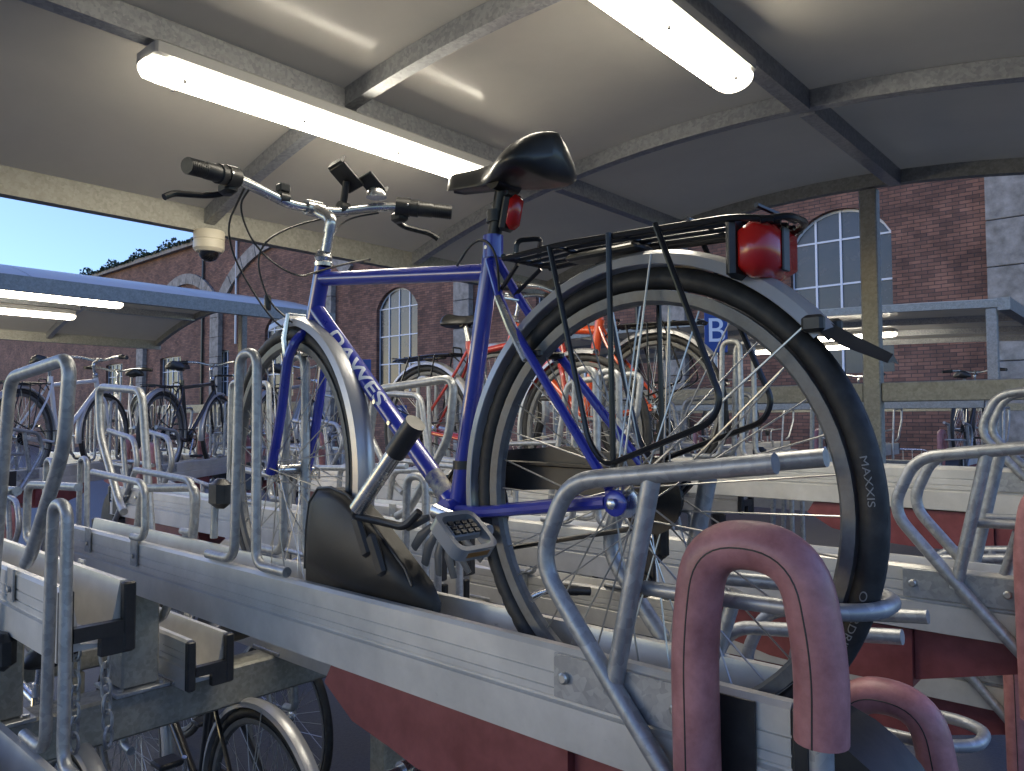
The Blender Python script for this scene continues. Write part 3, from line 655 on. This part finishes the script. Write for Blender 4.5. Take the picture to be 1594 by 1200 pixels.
        MB().tube([dt0.lerp(dt1, .86), dt0.lerp(dt1, .945)], .0188, 20).build('worn_decal', mat('worn_decal', (.45, .42, .30), .5, 0, (.05, .06, .2), 0, scale=60), fr)
        for t in (.36, .43):
            MB().lathe([(.005, .016), (.005, .022), (.001, .022)], dt0.lerp(dt1, t*1.45), 'Y', 8).build('bottle_bolt', SILVER, fr)
        # tyre print on the rear wheel sidewall
        for txt, a_mid, sz in (('MAXXIS', 172, .016), ('OVERDRIVE EXCEL', 207, .016)):
            vs, fs = text_mesh(txt, sz); mp = MB()
            for v in vs:
                rr = .3385+v.y*.75; a = rad(a_mid)+v.x*1.1/.338*(1)
                ct = max(-1, min(1, (rr-.3355)/.0172)); yy = .0172*math.sqrt(1-ct*ct)+.0004
                mp.v.append((rr*math.cos(a), yy, rr*math.sin(a)))
            mp.f = fs; mp.build('tyre_lettering', mat('faded_print', (.22, .22, .22), .6), rw, smooth=False)
    return root
HB = V((-.621, 1.0, 1.174))
bike(pose(HB.x, HB.y, HB.z, math.pi-rad(2.2)), 'blue city bicycle with silver mudguards and black carrier, locked on the raised tray', None, BLUE, True, True, True)
# u lock on the down tube, bag in the tray
def bikept(f, y, z): return pose(HB.x, HB.y, HB.z, math.pi-rad(2.2)) @ V((f, y, z))
root = empty('bicycle_lock', Matrix.Translation(bikept(.50, .10, .38)), 'silver tube lock with black head leaning on the blue frame', 'lock')
inv = root.matrix_world.inverted()
A, B_ = inv @ bikept(.60, .10, .30), inv @ bikept(.49, .09, .415)
D = (B_-A).normalized()
MB().tube([A, B_], .0165, 18).build('lock_barrel', SILVER, root)
MB().tube([B_-D*.005, B_+D*.075], .0205, 18).build('lock_head', BLACKP, root)
MB().tube(rnd([A+D*.01, A-D*.02, inv @ bikept(.56, .07, .275), inv @ bikept(.50, .06, .268), inv @ bikept(.47, .05, .30)], .02), .008, 10).build('lock_shackle', BLACKP, root)
root = empty('pannier_bag', Matrix.Translation(bikept(.60, .05, .10)), 'black fabric pannier bag with plastic hooks wedged in the tray', 'bag')
inv = root.matrix_world.inverted()
OUT = [(.88, .10), (.875, .20), (.86, .275), (.82, .312), (.76, .318), (.69, .305), (.61, .262), (.53, .205), (.46, .155), (.435, .12), (.44, .09), (.66, .07)]
cx_ = .66
rings = [[inv @ bikept(cx_+(f-cx_)*k, y, cz_+(z-.19)*k) for f, z in OUT] for y, k, cz_ in ((.021, .9, .20), (.025, 1, .20), (.044, 1, .20), (.066, .84, .222), (.080, .74, .228), (.088, .62, .23))]
MB().quadstrip(rings).build('bag_body', BAG, root, sharp=50)
MB().tube([inv @ bikept(cx_+(f-cx_)*.845, .067, .222+(z-.19)*.845) for f, z in OUT[:10]], .0035, 8).build('piping', BLACKP, root)
for f, z in ((.60, .245), (.55, .215)):
    c = inv @ bikept(f, .090, z)
    hk = MB().tube(rnd([c+V((-.02, 0, .035)), c+V((0, -.012, .02)), c+V((.012, -.012, -.02)), c+V((.02, -.004, -.045))], .02), [.011]*20, 10, flat=.5) if False else MB().box(c, (.028, .014, .085), Matrix.Rotation(rad(-28), 3, 'Y'), bev=.006)
    hk.build('hook', BLACKP, root)
# ------------------------------------------------------------ other bicycles on the rack
G2 = 'bicycles parked on the rack'
bike(pose(-3.05, .635+SP*4, HZ+.06, 0), 'red bicycle with black saddle parked behind the blue bicycle, facing the other way', G2, REDP, carrier=True)
bike(pose(-1.85, 1.0+SP*4, HZ+.17, math.pi), 'bright orange bicycle parked on the raised tray beyond the blue bicycle', G2, ORANGE, carrier=True, fat=1.45)
bike(pose(-2.28, 1.345, .0, math.pi), 'dark bicycle with silver mudguards parked on the ground below the blue bicycle', G2, BLKPAINT)
bike(pose(-4.0, 1.85, .0, 0), 'grey bicycle on the ground below the low opposite tray', G2, GREYPAINT)
bike(pose(-.9, 2.06, .0, math.pi), 'black bicycle parked at ground level under the second raised tray', G2, BLKPAINT)
bike(pose(-1.0, 3.12, .0, math.pi), 'grey bicycle parked at ground level under the orange bicycle', G2, GREYPAINT)
bike(pose(-2.45, .84, .0, math.pi), 'silver framed bicycle on the ground under the galvanised cross beam', G2, SILVER)
bike(pose(-.2, .98, .0, math.pi), 'black bicycle on the ground under the red skirt of the blue bicycle tray', G2, BLKPAINT, carrier=True)
# second rack under left shelter
RX = -7.3
for k in range(4):
    y = 3.0+SP*2*k*.6
    place_tray(pose(RX, y, HZ, math.pi), f'raised aluminium tray in the neighbouring rack, {ordinal(k)} along its row', 'neighbouring rack trays')
specs = [(-7.3, 3.0, WHTPAINT, True, 'white bicycle with red tail lamp on the neighbouring rack'), (-7.3, 4.3, BLKPAINT, False, 'black drop handlebar bicycle on the neighbouring rack'),
         (-7.6, 5.6, GREYPAINT, False, 'grey mountain bicycle on the neighbouring rack below the brick wall')]
for x, y, m_, gd, l in specs:
    bike(pose(x, y, HZ, math.pi-.15), l, 'bicycles on the neighbouring rack', m_, guards=gd, drop='drop' in l)
    if y > 4.2: place_tray(pose(x, y, HZ, math.pi-.15), 'raised aluminium tray under the ' + l.split(' on ')[0], 'neighbouring rack trays')
for x, y, m_, l in ((-6.3, 1.75, WHTPAINT, 'white framed bicycle seen end on beside the tall steel hoop'), (-6.15, 2.7, BLKPAINT, 'black bicycle seen end on between the steel hoops'), (-5.9, 3.5, GREYPAINT, 'grey bicycle seen end on beyond the front wheel')):
    bike(pose(x, y, HZ, rad(128)), l, 'bicycles on the neighbouring rack', m_, carrier=True)
    place_tray(pose(x, y, HZ, rad(128)), 'raised aluminium tray under the ' + l.split(' seen')[0] + ' seen end on', 'neighbouring rack trays')
# rack under right shelter (trays along y)
for i, (x, m_, l) in enumerate(((-5.6, GREYPAINT, 'grey bicycle'), (-4.5, BLKPAINT, 'black bicycle'), (-3.0, WHTPAINT, 'white bicycle seen end on'), (-1.75, BLKPAINT, 'black straight bar bicycle seen end on'))):
    place_tray(pose(x, 9.0, HZ, rad(90)), f'raised rack tray under the {l} below the arched window', 'trays below the arched window')
    bike(pose(x, 9.0, HZ, rad(90)), f'{l} on the rack below the arched window', 'bicycles below the arched window', m_, guards=i % 2 == 0)
for y0, x0, x1 in ((9.9, -7.5, -1.2),):
    root = empty('rack_beam', Matrix.Translation((0, y0, 0)), 'galvanised beam carrying the trays below the arched window', 'rack beam')
    MB().box(((x0+x1)/2, 0, 1.08), (x1-x0, .1, .12), bev=.006).build('beam', GALVB, root)
    for x in (x0+.1, x1-.1): MB().box((x, 0, .508), (.09, .09, 1.016)).build('leg', GALVB, root)
root = empty('rack_beam', Matrix.Translation((-8.6, 4.3, 0)), 'galvanised beam carrying the neighbouring rack trays', 'rack beam')
MB().box((0, 0, 1.08), (.1, 4.2, .12), bev=.006).build('beam', GALVB, root)
for y in (-2, 2): MB().box((0, y, .508), (.09, .09, 1.016)).build('leg', GALVB, root)
# ------------------------------------------------------------ building
WY = 17.0
BR = brick_mat()
bld = empty('brick_building', Matrix.Translation((-20, WY, 0)), 'long red brick industrial building with arched windows and stone arches', 'building')
binv = bld.matrix_world.inverted()
wins = [(-21.5, -19.3, 2.6, 5.55, .68), (-6.58, -4.45, 2.6, 5.55, .66), (-14.1, -11.9, 2.6, 5.55, .66), (-29.0, -26.8, 2.6, 5.4, .66), (1.2, 3.4, 2.6, 5.55, .66), (-39.0, -36.7, 2.7, 4.75, .05), (-46, -43.7, 2.7, 4.75, .05), (-33.5, -32.0, 2.7, 4.75, .05)]
def outline(x0, x1, zb, zs, rise, n=14):
    c = (x0+x1)/2; h = (x1-x0)/2; Rr = (h*h+rise*rise)/(2*rise); pts = [(x0, zb), (x1, zb)]
    for i in range(n+1):
        x = x1-(x1-x0)*i/n; pts.append((x, zs+math.sqrt(max(0, Rr*Rr-(x-c)**2))-(Rr-rise)))
    return pts
outer = [(-120, 0), (8, 0), (8, 10), (-120, 10)]
polys = [[V((x, z, 0)) for x, z in outer]]+[[V((x, z, 0)) for x, z in outline(*w_)] for w_ in wins]
tri = geometry.tessellate_polygon(polys); flat = [p for pl in polys for p in pl]
mb = MB(); mb.v = [(p.x+20, 0, p.y) for p in flat]; mb.f = [tuple(t) for t in tri]
wall = mb.build('wall', BR, bld, smooth=False)
for x0, x1, zb, zs, rise in wins:
    pts = outline(x0, x1, zb, zs, rise)
    rv = MB(); n = len(pts)
    rv.v = [(x+20, 0.0, z) for x, z in pts]+[(x+20, .22, z) for x, z in pts]; rv.f = [(i, (i+1) % n, n+(i+1) % n, n+i) for i in range(n)]
    rv.build('reveal', BR, bld, smooth=False)
    win = MB(); ins = [((x-(x0+x1)/2)*.97+(x0+x1)/2, zb+(z-zb)*.985) for x, z in pts]
    win.quadstrip([[V((x+20, .15, z)) for x, z in pts], [V((x+20, .15, z)) for x, z in ins], [V((x+20, .2, z)) for x, z in ins]], True, False, False)
    fr = win.build('window', WFRAME, bld, smooth=False)
    nc, nr = 4, max(3, round((zs-zb)/.85)); c = (x0+x1)/2; h = (x1-x0)/2; Rr = (h*h+rise*rise)/(2*rise)
    topz = lambda x: zs+math.sqrt(max(0, Rr*Rr-(x-c)**2))-(Rr-rise)
    for i in range(1, nc):
        x = x0+(x1-x0)*i/nc; MB().box((x+20, .155, (zb+topz(x))/2), (.045, .05, topz(x)-zb-.02)).build('glazing_bar', WFRAME, fr)
    rows = [zb+(zs-zb)*j/nr for j in range(nr+1)]
    for z in rows[1:]:
        MB().box(((x0+x1)/2+20, .156, z), (x1-x0-.02, .04, .04)).build('glazing_bar', WFRAME, fr)
    for i in range(nc):
        xa, xb = x0+(x1-x0)*i/nc, x0+(x1-x0)*(i+1)/nc
        for j in range(nr): MB().box(((xa+xb)/2+20, .17, (rows[j]+rows[j+1])/2), (xb-xa-.01, .012, rows[j+1]-rows[j]-.01), Matrix.Rotation(random.uniform(-.006, .006), 3, 'Z')).build('pane', GLASSW, fr)
        poly = [(xa+.005, zs+.01), (xb-.005, zs+.01)]+[(xb-.005-(xb-xa-.01)*t/5, topz(xb-.005-(xb-xa-.01)*t/5)-.01) for t in range(6)]
        poly = [(x+20, max(z, zs+.012)) for x, z in poly]
        MB().prism(poly, .164, .176).build('pane', GLASSW, fr)
# roof, coping, stone arches, pilasters
MB().box((-36, .1, 10.1), (128.4, .7, .22)).build('coping', STONE, bld, smooth=False)
rf = MB(); rf.v = [(-100, .3, 10.2), (28, .3, 10.2), (28, 8, 13.6), (-100, 8, 13.6)]; rf.f = [(0, 1, 2, 3)]; rf.build('roof', SLATE, bld, smooth=False)
MB().box((-36, 4.3, 5), (127.9, 8, 9.9)).build('body', BR, bld, smooth=False)
def stone_arch(xc, half, zs, rise, wd=.5):
    Rr = (half*half+rise*rise)/(2*rise); cz = zs+rise-Rr; a0 = math.asin(half/Rr); mb_rings = []
    n = 9
    for i in range(n):
        t0, t1 = -a0+2*a0*i/n+.004, -a0+2*a0*(i+1)/n-.004; rings = []
        for t in (t0, (t0+t1)/2, t1):
            rings.append([V((xc+20+r*math.sin(t), y, cz+r*math.cos(t))) for r, y in ((Rr, .0), (Rr, -.12), (Rr+wd, -.12), (Rr+wd, .0))])
        MB().quadstrip(rings).build('arch_stone', STONE, bld, smooth=False)
stone_arch(-36.4, 2.8, 7.1, 1.15); stone_arch(-27.9, 4.6, 6.9, 2.0, .6)
for x, w_ in ((-2.2, 1.05), (-9.5, .7), (-17.0, .7), (-24.3, .7), (-33.0, .8), (-41.0, .8)):
    for k in range(8):
        MB().box((x+20, -.11, .45+.9*k), (w_, .22, .885), bev=.012).build('pilaster_stone', STONE, bld, smooth=False)
    if x > -5: MB().box((x+20, -.17, 7.35), (w_+.35, .36, .22), bev=.03).build('capital', SLATE, bld, smooth=False)
for x in (-38.0+3.6, -10.6): MB().tube([(x+20, -.07, 0), (x+20, -.07, 9.9)], .055, 10).build('downpipe', BLKM, bld)
MB().tube([(-31.3+20, -.08, 5), (-31.3+20, -.08, 10)], .05, 8).build('conduit', WHTPAINT, bld)
iv = MB()
for i in range(1500):
    x = random.uniform(-50, -30)+20; d = random.random()**2; c = V((x, -.25+random.uniform(-.15, .15), 10.2+d*.35*(1+math.sin(x*1.7))*.7)); s = random.uniform(.06, .13)
    R_ = Matrix.Rotation(random.uniform(0, 6.28), 3, V((random.random()-.5, random.random()-.5, random.random()-.5)).normalized())
    b = len(iv.v); iv.v += [tuple(c+R_ @ V(q)*s) for q in ((-1, 0, 0), (0, -.6, 0), (1, 0, 0), (0, .6, 0))]; iv.f.append((b, b+1, b+2, b+3))
tag(iv.build('ivy_growth', LEAF, bld, smooth=False), kind='stuff')
# ------------------------------------------------------------ signs and barrier
def sign(x, y, z, w_, h, txt, label, size):
    root = empty('sign', Matrix.Translation((x, y, 0)) @ Matrix.Rotation(YAW, 4, 'Z'), label, 'sign')
    MB().box((0, 0, z), (w_, .012, h), bev=.004).build('sign_plate', SIGNB, root)
    MB().tube([(0, .03, 0), (0, .03, z+h/2)], .02, 8).build('sign_post', GALV, root)
    vs, fs = text_mesh(txt, size); mb = MB(); mb.v = [(v.x, -.0085, z+v.y) for v in vs]; mb.f = fs; mb.build('sign_letter', WHITE, root, smooth=False)
sign(-3.62, 7.3, 2.55, .24, .44, 'B', 'blue sign with white letter B on a post between the shelters', .36)
sign(-6.3, 4.75, 2.08, .26, .36, 'A', 'blue sign with white letter A seen through the front wheel', .34)
sign(-8.6, 7.2, 1.72, .26, .26, 'P', 'small blue parking sign beyond the front wheel', .24)
for i, x in enumerate((-4.2, -2.0)):
    root = empty('crowd_barrier', Matrix.Translation((x, 14.2, 0)), ('steel crowd barrier below the tall arched window', 'steel crowd barrier beside the stone pilaster')[i], 'barrier', 'crowd barriers')
    MB().tube(rnd([(-1, 0, .1), (-1, 0, 1.1), (1, 0, 1.1), (1, 0, .1)], .15), .02, 8).build('barrier_frame', SILVER, root)
    MB().tube([(-1, 0, .2), (1, 0, .2)], .016, 8).build('lower_rail', SILVER, root)
    for k in range(13): MB().tube([(-.87+.145*k, 0, .2), (-.87+.145*k, 0, 1.09)], .007, 6).build('bar', SILVER, root)
    for s in (-1, 1): MB().tube([(s*.8, -.3, .02), (s*.8, 0, .15), (s*.8, .3, .02)], .014, 6).build('foot', SILVER, root)
